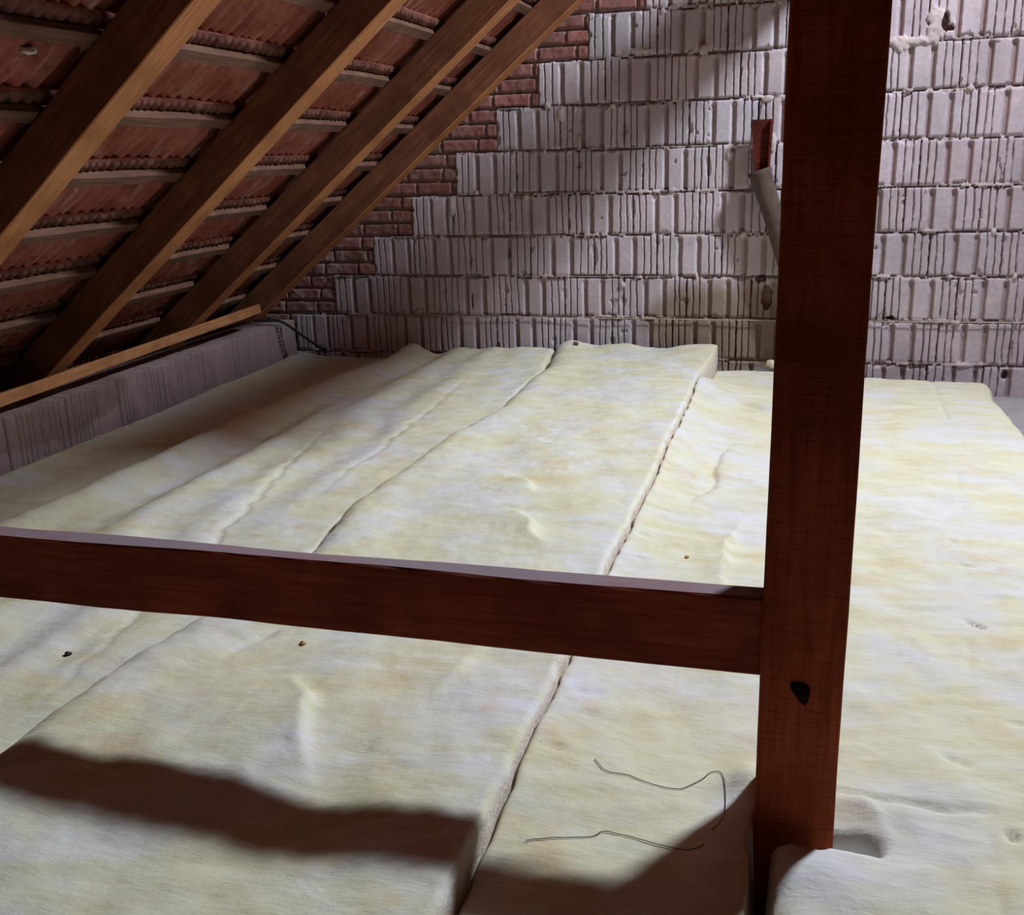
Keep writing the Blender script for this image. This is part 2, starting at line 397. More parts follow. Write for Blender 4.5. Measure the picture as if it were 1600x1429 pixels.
    sm = np.clip(smear*0.6+low, 0, 1)
    bcol = bcol*(1-sm[..., None])+np.array((0.36, 0.25, 0.22))*sm[..., None]
    bcol = bcol*brick[..., None]+np.array((0.36, 0.26, 0.24))*(1-brick[..., None])
    bd = bd + low*0.02*fbm(X*14, Z*14, 113, 3)
    D[inbr] = bd[inbr]; C3[inbr] = bcol[inbr]
    # lime-pale paint difference and the big damp stain low by the post
    st = sstep(0.95, 0.35, ((X+0.46)/0.56)**2+((Z-0.42)/0.33)**2+0.35*fbm(X*5, Z*5, 121, 4))
    st = np.maximum(st, 0.8*sstep(0.9, 0.4, ((X+0.12)/0.2)**2+((Z-0.4)/0.36)**2+0.3*fbm(X*5, Z*5, 123, 4)))
    st = st*np.where(Z > 0.705, 0.10, 1.0)*np.where(X > .05, 0.4, 1.0)
    C3 = C3*(1-0.85*st[..., None]) + np.array((0.24, 0.175, 0.10))*(0.85*st[..., None])
    V = np.stack([X, WALL_Y-D, Z], -1).reshape(-1, 3)
    idx = np.arange((nx+1)*(nz+1)).reshape(nz+1, nx+1)
    Q = np.stack([idx[:-1, :-1], idx[:-1, 1:], idx[1:, 1:], idx[1:, :-1]], -1).reshape(-1, 4)
    # cut away what would stick out above the roof plane
    Xc = (X[:-1, :-1]).ravel(); Zc = Z[:-1, :-1].ravel()
    keep = (Zc-RO.z)*CA-(Xc-RO.x)*SA < 0.17; Q = Q[keep]
    me = np_mesh('wall_back', V, Q)
    ca = me.color_attributes.new('paint', 'FLOAT_COLOR', 'POINT')
    cc = np.ones((len(me.vertices), 4), dtype=np.float32); cc[:, :3] = np.clip(C3.reshape(-1, 3), 0, 1); ca.data.foreach_set('color', cc.ravel())
    return struct(link_mesh('wall_back', me, M_wall))
build_gable()
# the rest of the gable beyond the close-up part, up to the ridge and to the right
bm = bmesh.new()
def gable_rest():
    yb = WALL_Y+0.03; t = 0.28
    zr = lambda x: RO.z+0.17/CA+(x-RO.x)*SA/CA if x < RIDGE_X else zr(RIDGE_X-1e-6)-(x-RIDGE_X)*SA/CA
    pts = [(-3.9, -0.2), (5.6, -0.2), (5.6, max(0.0, zr(5.6))), (RIDGE_X, zr(RIDGE_X)), (-3.9, zr(-3.9))]
    f = [bm.verts.new((x, yb+0.02, z)) for x, z in pts]; b = [bm.verts.new((x, yb+t, z)) for x, z in pts]
    bm.faces.new(f); bm.faces.new(b[::-1])
    for i in range(5): bm.faces.new((f[i], b[i], b[(i+1) % 5], f[(i+1) % 5]))
    # front skin right of and above the relief
    for P_ in ([(1.98, -0.17), (5.5, -0.17), (5.5, 0.6), (4.6, zr(4.6)), (RIDGE_X, zr(RIDGE_X)), (-1.05, 2.46), (1.98, 2.46)],):
        bm.faces.new([bm.verts.new((x, WALL_Y-0.005, z)) for x, z in P_])
gable_rest(); bmesh.ops.recalc_face_normals(bm, faces=bm.faces)
me_ = bpy.data.meshes.new('trim_1'); bm.to_mesh(me_); bm.free()
M_wall2 = plain('red_brick_masonry', (0.33, 0.15, 0.11), 0.93, 0.1, 8, 0.12)
struct(link_mesh('wall_gable_upper', me_, M_wall2))

# ---------------------------------------------- knee wall at the eave: end faces of ribbed blocks
def build_knee():
    y0, y1, z0, z1 = 0.6, WALL_Y-0.02, 0.0, 0.415
    ny = int((y1-y0)/0.006); nz = 42
    ys = np.linspace(y0, y1, ny+1); zs = np.linspace(z0, z1, nz+1); Y, Z = np.meshgrid(ys, zs)
    D = 0.004*fbm(Y*10, Z*10, 201, 3); C3 = np.empty(Y.shape+(3,)); C3[:] = (0.38, 0.30, 0.29)
    bl = 0.39; k = np.floor(Y/bl); f = Y/bl-k
    for q in (0.12, 0.19, 0.27, 0.35, 0.43, 0.62, 0.72, 0.8, 0.88):
        on = (vnoise(k*3.1+0.5, k*0+q*41, 203) > -0.35)
        wl = np.clip(1-np.abs(f*bl-q*bl-0.004*fbm(Z*14+q*9, k*3.0, 204, 3))/0.006, 0, 1)*on*sstep(-0.8, 0.1, vnoise(Z*9+q*7, k*2.2, 206))
        D = D-0.018*wl; C3 = C3*(1-0.6*wl[..., None])
    for q in (0.5, 0.555):
        D = D-0.012*np.clip(1-np.abs(f-q)/0.03, 0, 1)
    jt = np.clip(1-np.abs(f-0.0)*bl/0.007, 0, 1); D = D-0.03*jt; C3 = C3*(1-0.5*jt[..., None])
    gap = (np.abs(Y-(6.02-(Z-0.25)*0.35)) < 0.022) & (Z > .1); D[gap] = -0.06; C3[gap] = (0.10, 0.07, 0.06)
    dmp = sstep(0.3, 0.7, fbm(Y*1.2+4, Z*3, 207, 3)+1.0*sstep(4.6, 3.6, Y)*sstep(0.18, 0.05, np.abs(Z-0.36+(Y-3.5)*-0.03)))
    C3 = C3*(1-0.65*dmp[..., None])+np.array((0.17, 0.11, 0.06))*0.65*dmp[..., None]
    V = np.stack([KNEE_X+D, Y, Z+0.008*fbm(Y*5, Z*0, 209, 3)*(Z/0.415)], -1).reshape(-1, 3)
    idx = np.arange((ny+1)*(nz+1)).reshape(nz+1, ny+1)
    Q = np.stack([idx[:-1, :-1], idx[:-1, 1:], idx[1:, 1:], idx[1:, :-1]], -1).reshape(-1, 4)
    # top and back
    top = idx[-1]; n0 = len(V); back = np.stack([np.full(ny+1, KNEE_X-0.32), ys, np.full(ny+1, z1)], -1); bot = np.stack([np.full(ny+1, KNEE_X-0.32), ys, np.full(ny+1, z0)], -1)
    V = np.concatenate([V, back, bot]); bi = n0+np.arange(ny+1); bo = bi+ny+1
    Q = np.concatenate([Q, np.stack([top[:-1], top[1:], bi[1:], bi[:-1]], -1), np.stack([bi[:-1], bi[1:], bo[1:], bo[:-1]], -1)])
    me = np_mesh('wall_left', V, Q); ca = me.color_attributes.new('paint', 'FLOAT_COLOR', 'POINT')
    cc = np.ones((len(V), 4), dtype=np.float32); cc[:, :3] = (0.35, 0.27, 0.24); cc[:n0, :3] = C3.reshape(-1, 3); ca.data.foreach_set('color', cc.ravel())
    struct(link_mesh('wall_left', me, M_wall))
build_knee()

# ---------------------------------------------- roof covering: courses of ribbed clay tiles seen from below
S0, SP = -0.112, 0.3265
TILE_Y0, TILE_Y1 = -2.6, WALL_Y+0.30
def tile_courses():
    verts = []; quads = []; n = 0
    ys = np.arange(TILE_Y0, TILE_Y1+0.001, 0.0085)
    ph = (ys/0.205) % 1.0
    def rib(sh):      # underside profile: two ribs and an interlock per tile, hanging down
        p = (ph+sh) % 1.0
        a = np.clip(1-np.abs(p-0.25)/0.10, 0, 1); b = np.clip(1-np.abs(p-0.62)/0.09, 0, 1); e = np.clip(1-np.abs(p-0.94)/0.05, 0, 1)
        return -(sstep(0, .5, a)*0.020+sstep(0, .5, b)*0.020+e*0.022)
    tw = ys/0.052+0.35*vnoise(ys*9, ys*0, 305)
    teeth = -0.012*sstep(0.15, 0.35, tw % 1.0)*sstep(0.95, 0.8, tw % 1.0)*(0.7+0.5*np.abs(vnoise(ys*24, ys*0, 302)))
    for k in range(-7, 14):
        sb = S0+SP*k; sh = float(vnoise(np.array(k*1.7), np.array(0.3), 301))*0.08
        rb = rib(sh)*(0.9)
        jit = 0.004*vnoise(ys/0.205+0.5, ys*0+k, 303)
        # head (uphill of the batten) -> down to the tail that lies on the next course
        prof = [(sb+0.075, 0.187, 'e'), (sb+0.062, 0.187, 't'), (sb+0.030, 0.187, 't'), (sb+0.034, 0.200, 'n'), (sb-0.06, 0.197, 'n'), (sb-0.10, 0.200, 'r'), (sb-0.20, 0.206, 'r'), (sb-0.30, 0.216, 'r'), (sb-0.33, 0.222, 'r'), (sb-0.33, 0.240, 'e'), (sb-0.1, 0.226, 'e'), (sb+0.075, 0.205, 'e')]
        rows = []
        for sv, off, kd in prof:
            o = off+jit + (teeth if kd == 't' else rb if kd == 'r' else 0)
            x = RO.x+sv*CA-o*SA; z = RO.z+sv*SA+o*CA
            m = x < RIDGE_X+0.04
            rows.append(np.stack([x, ys, z], -1))
        if rows[0][:, 0].max() > RIDGE_X+0.02: continue
        V = np.concatenate(rows); L = len(ys); idx = np.arange(len(V)).reshape(len(prof), L)+n
        for i in range(len(prof)):
            A, B = idx[i], idx[(i+1) % len(prof)]
            quads.append(np.stack([A[:-1], A[1:], B[1:], B[:-1]], -1))
        verts.append(V); n += len(V)
    me = np_mesh('ceiling', np.concatenate(verts), np.concatenate(quads))
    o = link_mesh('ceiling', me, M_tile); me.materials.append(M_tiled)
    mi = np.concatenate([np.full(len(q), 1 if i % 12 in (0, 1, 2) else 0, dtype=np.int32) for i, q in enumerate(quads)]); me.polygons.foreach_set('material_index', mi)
    return struct(o)
tile_courses()
# right-hand roof slope with the skylight opening, ridge and the far ends of the attic
bm = bmesh.new()
zr0 = RO.z+0.24/CA+(RIDGE_X-RO.x)*SA/CA
def slopeR(x, off=0): return zr0-(x-RIDGE_X)*SA/CA+off
def slab(xa, xb, ya, yb):
    v = [bm.verts.new((x, y, slopeR(x, o))) for o in (0, 0.05) for x, y in ((xa, ya), (xb, ya), (xb, yb), (xa, yb))]
    bm.faces.new(v[:4][::-1]); bm.faces.new(v[4:])
    for i in range(4): bm.faces.new((v[i], v[(i+1) % 4], v[4+(i+1) % 4], v[4+i]))
hx0, hx1, hy0, hy1 = 1.5, 2.1, 4.25, 4.95
slab(RIDGE_X-0.05, hx0, TILE_Y0, WALL_Y+0.3); slab(hx1, 5.4, TILE_Y0, WALL_Y+0.3); slab(hx0, hx1, TILE_Y0, hy0); slab(hx0, hx1, hy1, WALL_Y+0.3)
struct(bm_obj('ceiling_right', bm, plain('dark_tile_underside', (0.22, 0.075, 0.045), 0.9, 0.1, 6)))
bm = bmesh.new(); add_box(bm, (-4.7, -2.8, -0.2), (6.2, -2.6, 5.4)); add_box(bm, (5.0, -2.6, -0.2), (5.2, WALL_Y+.3, 1.4)); struct(bm_obj('wall_behind', bm, plain('dark_brown_boards', (0.10, 0.05, 0.03), 0.9, 0.1, 6)))

# ================================================================== TIMBER
M_raf_lit = wood('lit_rafter_underside', (0.34, 0.135, 0.055), (0.50, 0.215, 0.09), (0.60, 0.29, 0.13), 1.3)  # paler copy of the rafter wood: light on the undersides put into the colour
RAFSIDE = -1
def rafter(yc, label, seed):
    o = timber('rafter', roof_pt(-2.0, 0.075, yc), roof_pt(3.95, 0.075, yc), (0, 1, 0), 0.13, 0.15, M_raf, wob=0.0025, seed=seed, seg=0.12, mat2=M_raf_lit, side2=RAFSIDE)
    return tag(o, label, 'rafter', 'roof rafters')
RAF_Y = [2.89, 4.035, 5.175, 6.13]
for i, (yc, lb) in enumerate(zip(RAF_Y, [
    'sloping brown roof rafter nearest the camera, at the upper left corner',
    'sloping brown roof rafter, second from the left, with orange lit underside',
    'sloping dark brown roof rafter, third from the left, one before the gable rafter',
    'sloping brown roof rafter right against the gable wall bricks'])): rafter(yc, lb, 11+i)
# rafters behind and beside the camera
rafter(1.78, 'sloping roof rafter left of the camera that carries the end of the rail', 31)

ORD = ['lowest', 'second', 'third', 'fourth', 'fifth', 'sixth', 'seventh', 'eighth', 'ninth', 'tenth', 'eleventh', 'twelfth', 'thirteenth', 'fourteenth', 'fifteenth', 'sixteenth', 'seventeenth', 'eighteenth', 'nineteenth']
b_lab = {0: 'topmost', 1: 'second from the top', 2: 'third from the top', 3: 'fourth from the top'}
for k in range(-6, 12):
    sb = S0+SP*k
    o = timber('roof_batten', roof_pt(sb-0.005, 0.1675, -2.5), roof_pt(sb-0.005, 0.1675, WALL_Y-0.03), (CA, 0, SA), 0.052, 0.033, M_batten, wob=0.002, seed=60+k, seg=0.15, bev=0.003)
    tag(o, 'grey roof batten under the clay tiles, the %s one counted up from the eave' % ORD[k+6], 'batten', 'roof battens')

# post
PX0, PX1, PY0, PY1 = -0.038, 0.102, 1.65, 1.79
post = timber('post', ((PX0+PX1)/2, (PY0+PY1)/2, FLOOR_Z), ((PX0+PX1)/2, (PY0+PY1)/2, 2.61), (1, 0, 0), PX1-PX0, PY1-PY0, M_post, wob=0.0012, seed=5, seg=0.05, bev=0.003)
tag(post, 'thick upright reddish brown timber post standing in the yellow insulation', 'post')
# rail
rail = timber('rail', (-3.05, 1.68, 0.628), (PX0+0.001, 1.68, 0.628), (0, 1, 0), 0.05, 0.146, M_rail, wob=0.0035, seed=8, seg=0.05, bev=0.004)
tag(rail, 'horizontal dark brown timber rail with dusty grey top, fixed to the post', 'rail')
# purlin on top of the post
shade_b = timber('shadow_beam', (0.032, 4.25, 2.505), (0.032, WALL_Y-0.03, 2.505), (1, 0, 0), 0.14, 0.21, M_raf, seed=19, seg=0.3)  # unseen beam added to widen the purlin's shadow at the far end
tag(shade_b, 'unseen short beam added under the purlin to shape its shadow, beside the gable wall', 'beam')
pur = timber('purlin', (0.032, -2.5, 2.70), (0.032, WALL_Y-0.03, 2.70), (1, 0, 0), 0.14, 0.17, M_raf, seed=9, seg=0.3)
tag(pur, 'long roof purlin carried by the post, above the view', 'purlin')

# eave plank lying on the knee wall
pl = timber('plank', (-3.352, 2.0, 0.438), (-3.295, 5.76, 0.562), (0.0, -0.03, 1), 0.055, 0.024, M_plank, seed=12, wob=0.0015, seg=0.1)
tag(pl, 'long thin orange pine plank lying along the eave above the low block wall', 'plank')

# ================================================================== INSULATION
def smooth_edge(d, r):
    """0 at the middle, 1 at the very edge: rounded shoulder"""
    q = np.clip(1-d/r, 0, 1); return 1-np.sqrt(np.clip(1-q*q, 0, 1))

def C_left(y): return np.interp(y, [-2, 1.0, 1.5, 1.9, 2.25, 2.6, 3.07, 3.4, 3.98, 4.46, 5.1, 5.4, 6.2], [-1.58, -1.58, -1.562, -1.545, -1.48, -1.415, -1.484, -1.46, -1.433, -1.36, -1.385, -1.36, -1.46]) + 0.006*fbm(y*6, y*0, 401, 3)
def C_right(y): return -0.505+0.010*fbm(y*1.6, y*0, 403, 3) + 0.04*sstep(5.2, 6.1, y)+0.006*fbm(y*14, y*0, 404, 2)
def B_left(y): return np.interp(y, [-2, 3, 4.5, 6.2], [-2.76, -2.70, -2.63, -2.47])+0.012*fbm(y*2, y*0, 405, 3)
def D_right(y): return 1.0+0.015*fbm(y*2.5, y*0, 407, 3)+0.008*fbm(y*12, y*0, 408, 3)+0.03*sstep(5.6, 6.0, y)

def lumps(x, y, seed, a=1.0):
    return a*(0.010*fbm(x*1.6, y*1.2, seed, 3)+0.010*fbm((x+.4*y)*5, (y-.4*x)*3.0, seed+1, 3)+0.0055*fbm((x+.5*y)*9, (y-.5*x)*19, seed+2, 4)+0.0014*fbm(x*55, y*45, seed+5, 2))
def crease(x, y, cx, cy_, ang, ln, wd, dep):
    ca_, sa_ = math.cos(ang), math.sin(ang); u = (x-cx)*ca_+(y-cy_)*sa_; v = -(x-cx)*sa_+(y-cy_)*ca_
    v = v+0.02*fbm(u*12+cx*9, u*0, 77, 3)
    return -dep*np.exp(-(v/wd)**2)*np.clip(1-(u/ln)**2, 0, 1)
def step_tear(x, y, cx, cy_, ang, ln, h, rng_=0.12):
    """torn flap: one side raised by h with a sharp lip"""
    ca_, sa_ = math.cos(ang), math.sin(ang); u = (x-cx)*ca_+(y-cy_)*sa_; v = -(x-cx)*sa_+(y-cy_)*ca_
    v = v+0.05*fbm(u*4.5+cx*7, u*0, 79, 3)
    return h*np.where(v > 0, np.exp(-v/rng_), np.exp(v/0.012)*1.25-0.25*np.exp(v/0.05))*np.clip(1-(u/ln)**2, 0, 1)

def zA(x, y):
    z = 0.185+0.02*sstep(-3.0, -3.3, x)+lumps(x, y, 411, 0.8)
    return z
def zB(x, y):
    z = 0.238 + 0.035*sstep(4.5, 6.1, y)
    dl = x-B_left(y)
    z = z+0.030*np.exp(-((dl-0.07)/0.07)**2)-0.032*np.exp(-((dl-0.24)/0.10)**2)
    z = z+0.008*np.sin((x+0.06*y)*24+0.8*fbm(x*2, y*1.5, 421, 2)*3)*sstep(0.1, 0.4, dl)*sstep(-1.5, -2.0, x)
    z = z-0.06*np.exp(-((y-5.75)/0.35)**2)*np.exp(-((x+2.35)/0.22)**2)
    z = z+lumps(x, y, 423, 0.9)
    z = z+crease(x, y, -1.9, 3.0, 1.75, 1.4, 0.012, 0.010)+crease(x, y, -1.75, 4.3, 1.6, 1.1, 0.012, 0.008)
    return z
def zC(x, y):
    z = 0.305+0.004*(y-3)*0+lumps(x, y, 433, 1.0)
    z = z+0.018*np.exp(-((x-C_left(y)-0.1)/0.12)**2)
    z = z+step_tear(x, y, -0.80, 2.95, 2.2, 0.17, 0.030, 0.10)+step_tear(x, y, -0.98, 1.72, 2.0, 0.22, 0.028, 0.12)+step_tear(x, y, -0.92, 3.35, 2.0, 0.12, 0.016, 0.10)
    z = z+step_tear(x, y, -0.72, 2.05, 1.4, 0.16, 0.014, 0.10)
    z = z-0.018*np.exp(-(((x+0.84)/0.12)**2+((y-1.45)/0.22)**2))
    z = z+crease(x, y, -1.0, 3.9, 0.5, 0.3, 0.010, 0.010)+crease(x, y, -1.2, 2.2, 1.2, 0.3, 0.015, 0.010)
    z = z+0.02*sstep(5.7, 6.1, y)*fbm(x*5, y*2, 437, 2)+0.015*np.exp(-((y-6.05)/0.12)**2)*np.exp(-((x+.55)/.18)**2)
    return z
def zD(x, y):
    z = 0.245-0.021*(y-1.6)*0.85+lumps(x, y, 443, 0.9)
    # lip along the seam with the next batt
    dse = x-C_right(y)
    z = z+(0.286-(0.245-0.0179*(y-1.6)))*np.exp(-np.maximum(dse, 0)/0.16)*sstep(1.38, 1.75, y)*sstep(5.75, 5.25, y)
    # worn long tears between the seam and the post
    z = z+step_tear(x, y, -0.29, 3.9, 1.50, 0.55, -0.020, 0.07)+step_tear(x, y, -0.17, 3.0, 1.55, 0.40, 0.022, 0.08)
    # piece laid across at the far end
    e = 5.05+0.06*fbm(x*4, x*0, 447, 2); z = z+0.022*sstep(e-0.005, e+0.02, y)*sstep(0.1, -0.05, x)
    # cross seam right of the post and the slit cut for it
    z = z+crease(x, y, 0.22, 1.795, 0.07, 0.20, 0.010, 0.022)
    z = z+0.020*np.exp(-(((x-0.17)/0.09)**2+((y-1.76)/0.05)**2))+step_tear(x, y, 0.17, 1.72, 1.9, 0.07, 0.014, 0.05)
    f = 1.632+0.012*fbm(x*14, x*0, 449, 2)
    gl = sstep(0.20, 0.14, x)*sstep(-0.03, -0.012, x); dgap = np.where(y > f, np.clip((y-f-0.002)/0.040, 0, 1), np.clip((f-y)/0.012, 0, 1))
    z = z-(0.13*gl)*(1-dgap**0.7)
    # slump of the near piece towards the slit in front of the post
    sx = -0.018+0.008*fbm(y*9, y*0, 451, 2)
    z = z-0.20*sstep(0.020, 0.011, np.abs(x-sx))*sstep(1.70, 1.66, y)
    z = z+0.012*np.exp(-(((x-0.06)/0.12)**2+((y-1.55)/0.07)**2))
    # rounding at the slit
    z = z-0.035*smooth_edge(np.clip(x-sx-0.016, 0, 1), 0.05)*(x > sx)*sstep(1.70, 1.6, y)
    # raised scrap left of the post
    z = z+0.030*np.exp(-(((x+0.055)/0.04)**2+((y-1.80)/0.06)**2))
    # crease line down the right-hand part with small tears
    lx = np.interp(y, [1.5, 2.2, 2.9, 4.7, 6], [0.36, 0.40, 0.50, 0.68, 0.72])
    z = z-0.006*np.exp(-((x-lx)/0.012)**2)*sstep(-0.2, 0.3, fbm(x*4, y*4, 453, 2))
    for cx, cy_, ln, dp in ((0.48, 2.669, 0.035, .028), (0.60, 2.35, .04, .015), (0.62, 2.10, .05, .012), (0.56, 1.98, .05, .012), (0.5, 2.16, .03, .008), (0.66, 2.6, .05, .010), (0.35, 1.98, .05, .008), (0.52, 3.1, .03, .010), (0.50, 3.3, .02, .012), (0.60, 1.90, .05, .012), (0.66, 2.25, .05, .012)):
        z = z+crease(x, y, cx, cy_, -0.25+0.5*math.sin(cy_*9), ln, 0.006, dp*1.3)
    # short nicks close to the seam with the raised batt
    for cy_ in (1.78, 1.93, 2.02, 2.25, 2.42, 2.55, 2.85, 3.05, 3.3, 3.9, 4.3):
        z = z+crease(x, y, -0.43+0.02*math.sin(cy_*20), cy_, 0.1, 0.035, 0.005, 0.012)
    z = z-0.03*np.exp(-(((x-0.416)/0.010)**2+((y-1.748)/0.012)**2))
    return z

def batt(name, left, right, y0, y1, zf, label, z_bot=FLOOR_Z+0.002, res=0.011, seed=0, hole=None, endwob=0.03, round_l=0.03, round_r=0.03, round_e=0.05):
    ym = 0.5*(y0+y1); wid = float(right(np.array(ym))-left(np.array(ym)))
    nu = int(wid/res); nv = int((y1-y0)/res/1.3)
    # finer rows close to the camera
    u = np.linspace(0, 1, nu+1); v = np.linspace(0, 1, nv+1)
    U, Vv = np.meshgrid(u, v)
    Y = y0+(y1-y0)*Vv
    L = left(Y); Rr = right(Y)
    X = L+(Rr-L)*U
    Y = Y+np.where(Vv > 0.5, 1, 0)*(Vv**12)*(endwob*fbm(X*2.4, X*0, seed+1, 3)+endwob*0.5*fbm(X*11, X*0, seed+2, 2))
    Z = zf(X, Y)
    dl = X-left(Y); dr = right(Y)-X; de = (y1+endwob*fbm(X*2.4, X*0, seed+1, 3))-Y
    Z = Z-round_l*smooth_edge(dl, round_l*1.6)-round_r*smooth_edge(dr, round_r*1.2)-round_e*0.6*smooth_edge(np.maximum(de, 0), round_e)
    Z = np.maximum(Z, z_bot+0.004)
    n_rows, n_cols = U.shape; top = np.arange(n_rows*n_cols).reshape(n_rows, n_cols)
    V = [np.stack([X, Y, Z], -1).reshape(-1, 3)]
    Q = np.stack([top[:-1, :-1], top[:-1, 1:], top[1:, 1:], top[1:, :-1]], -1)
    keep = np.ones(Q.shape[:2], bool)
    if hole:
        xc = X[:-1, :-1]+res/2; yc = Y[:-1, :-1]+res/2
        keep = ~((xc > hole[0]) & (xc < hole[1]) & (yc > hole[2]) & (yc < hole[3]))
    quads = [Q[keep]]
    nbase = n_rows*n_cols
    # side skirts: rough cut faces in several layers
    per = np.concatenate([top[0, :], top[1:, -1], top[-1, -2::-1], top[-2:0:-1, 0]])
    P0 = V[0][per]; m = len(per); nrm = np.zeros((m, 2))
    cxy = P0[:, :2]; tn = np.roll(cxy, -1, 0)-np.roll(cxy, 1, 0); ln = np.hypot(tn[:, 0], tn[:, 1])+1e-9
    nrm = np.stack([tn[:, 1]/ln, -tn[:, 0]/ln], -1)
    prev = per; K = 7
    arc = np.cumsum(np.hypot(*np.diff(np.vstack([cxy, cxy[:1]]), axis=0).T))
    for k in range(1, K+1):
        tt = k/K; zz = P0[:, 2]*(1-tt)+z_bot*tt
        o = 0.004*math.sin(math.pi*min(1, tt*1.1))+0.006*fbm(arc*14, arc*0+k*1.3, seed+7, 3)-0.006*tt
        ring = np.stack([P0[:, 0]+nrm[:, 0]*o, P0[:, 1]+nrm[:, 1]*o, zz], -1); V.append(ring)
        cur = nbase+(k-1)*m+np.arange(m)
        quads.append(np.stack([prev, cur, np.roll(cur, -1), np.roll(prev, -1)], -1)); prev = cur
    base = nbase+(K-1)*m; nc, nr = n_cols, n_rows
    Rb = np.arange(nc-1, nc-1+nr); Lb = np.concatenate([[0], np.arange(m-1, m-1-(nr-2), -1), [nc-1+nr-1+nc-1]])
    quads.append(base+np.stack([Lb[:-1], Lb[1:], Rb[1:], Rb[:-1]], -1))
    me = np_mesh(name, np.concatenate(V), np.concatenate(quads))
    o = link_mesh(name, me, M_ins, None, True); me.materials.append(M_edge)
    mi = np.zeros(len(me.polygons), dtype=np.int32); mi[len(quads[0]):len(quads[0])+m*(K-1)] = 1; me.polygons.foreach_set('material_index', mi)
    return tag(o, label, 'insulation')

batt('insulation_batt', lambda y: KNEE_X+0.035+0*y, lambda y: B_left(y)-0.02, 0.9, 6.17, zA, 'narrow yellow insulation strip lying against the low block wall at the eave', seed=501)
batt('insulation_batt', B_left, lambda y: C_left(y)-0.02, 0.9, 6.16, zB, 'yellow insulation batt with long ripples, shaded at its far left end', seed=511, round_l=0.025)
batt('insulation_batt', C_left, C_right, 0.9, 6.15, zC, 'thick raised yellow insulation batt in the middle, overlapping its left neighbour', seed=521, round_l=0.055, round_r=0.012, res=0.009)
batt('insulation_batt', lambda y: C_right(y)+0.0095, D_right, 0.9, 6.02, zD, 'wide yellow insulation batt on the right, cut around the timber post', seed=531, round_l=0.006, round_r=0.06, res=0.009, hole=(PX0+0.012, PX1-0.014, PY0+0.012, PY1-0.014))

# ================================================================== SMALL THINGS
def yz_on(z, pts): return [(x, y, z(np.array(x), np.array(y))+0.003) for x, y in pts]
def catmull(pts, n=6):
    P_ = [Vector(p) for p in pts]; out = []
    for i in range(len(P_)-1):
        a, b, c_, d = P_[max(i-1, 0)], P_[i], P_[i+1], P_[min(i+2, len(P_)-1)]
        for k in range(n):
            t = k/n; out.append(0.5*((2*b)+(c_-a)*t+(2*a-5*b+4*c_-d)*t*t+(3*b-a-3*c_+d)*t**3))
    out.append(P_[-1]); return out
def thread(pts, label, r=0.0008):
    c_ = catmull([(x, y, 0) for x, y in pts]); q = [(p.x, p.y, float(zD(np.array(p.x), np.array(p.y)))+0.0025) for p in c_]
    bm = bmesh.new(); add_tube(bm, q, r, 6); o = bm_obj('wire', bm, M_wire, None, True); return tag(o, label, 'wire')
thread([(-0.358, 1.778), (-0.348, 1.762), (-0.325, 1.745), (-0.281, 1.749), (-0.234, 1.734), (-0.184, 1.739), (-0.145, 1.78), (-0.129, 1.813), (-0.11, 1.813), (-0.096, 1.755), (-0.093, 1.674), (-0.11, 1.622)], 'thin dark wire looping across the yellow insulation, the farther of two')
thread([(-0.431, 1.502), (-0.38, 1.527), (-0.32, 1.554), (-0.3, 1.575), (-0.245, 1.566), (-0.198, 1.559), (-0.146, 1.557), (-0.12, 1.58)], 'thin dark wire lying nearly straight along the shadow edge beside the post')

# string stretched along the gable wall
bm = bmesh.new(); add_tube(bm, [(x, WALL_Y-0.034+0.003*math.sin(x*7), 0.462-0.006*math.sin((x+3)*0.7)) for x in np.linspace(-2.9, 1.95, 60)], 0.0028, 6)
tag(bm_obj('string', bm, M_cord, None, True), 'taut pale mason string running level along the gable wall', 'string')

# leaning pipe with a red wooden stick in it
def pipe():
    top = Vector((-0.266, 6.118, 1.318)); bot = Vector((0.172, 6.122, 0.04))
    bm = bmesh.new(); t = (top-bot).normalized(); q = t.cross(Vector((0, 1, 0))).normalized(); e = t.cross(q)
    prof = [(0, 0.056), (0.88, 0.057), (0.90, 0.060), (0.975, 0.061), (0.983, 0.067), (1.0, 0.067), (1.0, 0.060), (0.9, 0.054), (0.0, 0.050)]
    L = (top-bot).length; rings = []
    for f, r in prof: rings.append([bm.verts.new(bot+t*(L*f)+(q*math.cos(a)+e*math.sin(a))*r) for a in np.linspace(0, 2*math.pi, 33)[:-1]])
    rings.append(rings[0])
    for A, B in zip(rings, rings[1:]):
        for k in range(32): bm.faces.new((A[k], A[(k+1) % 32], B[(k+1) % 32], B[k]))
    bmesh.ops.recalc_face_normals(bm, faces=bm.faces)
    return tag(bm_obj('pipe', bm, M_pipe, None, True), 'dusty brown drain pipe leaning on the gable wall behind the post', 'pipe')
pipe()
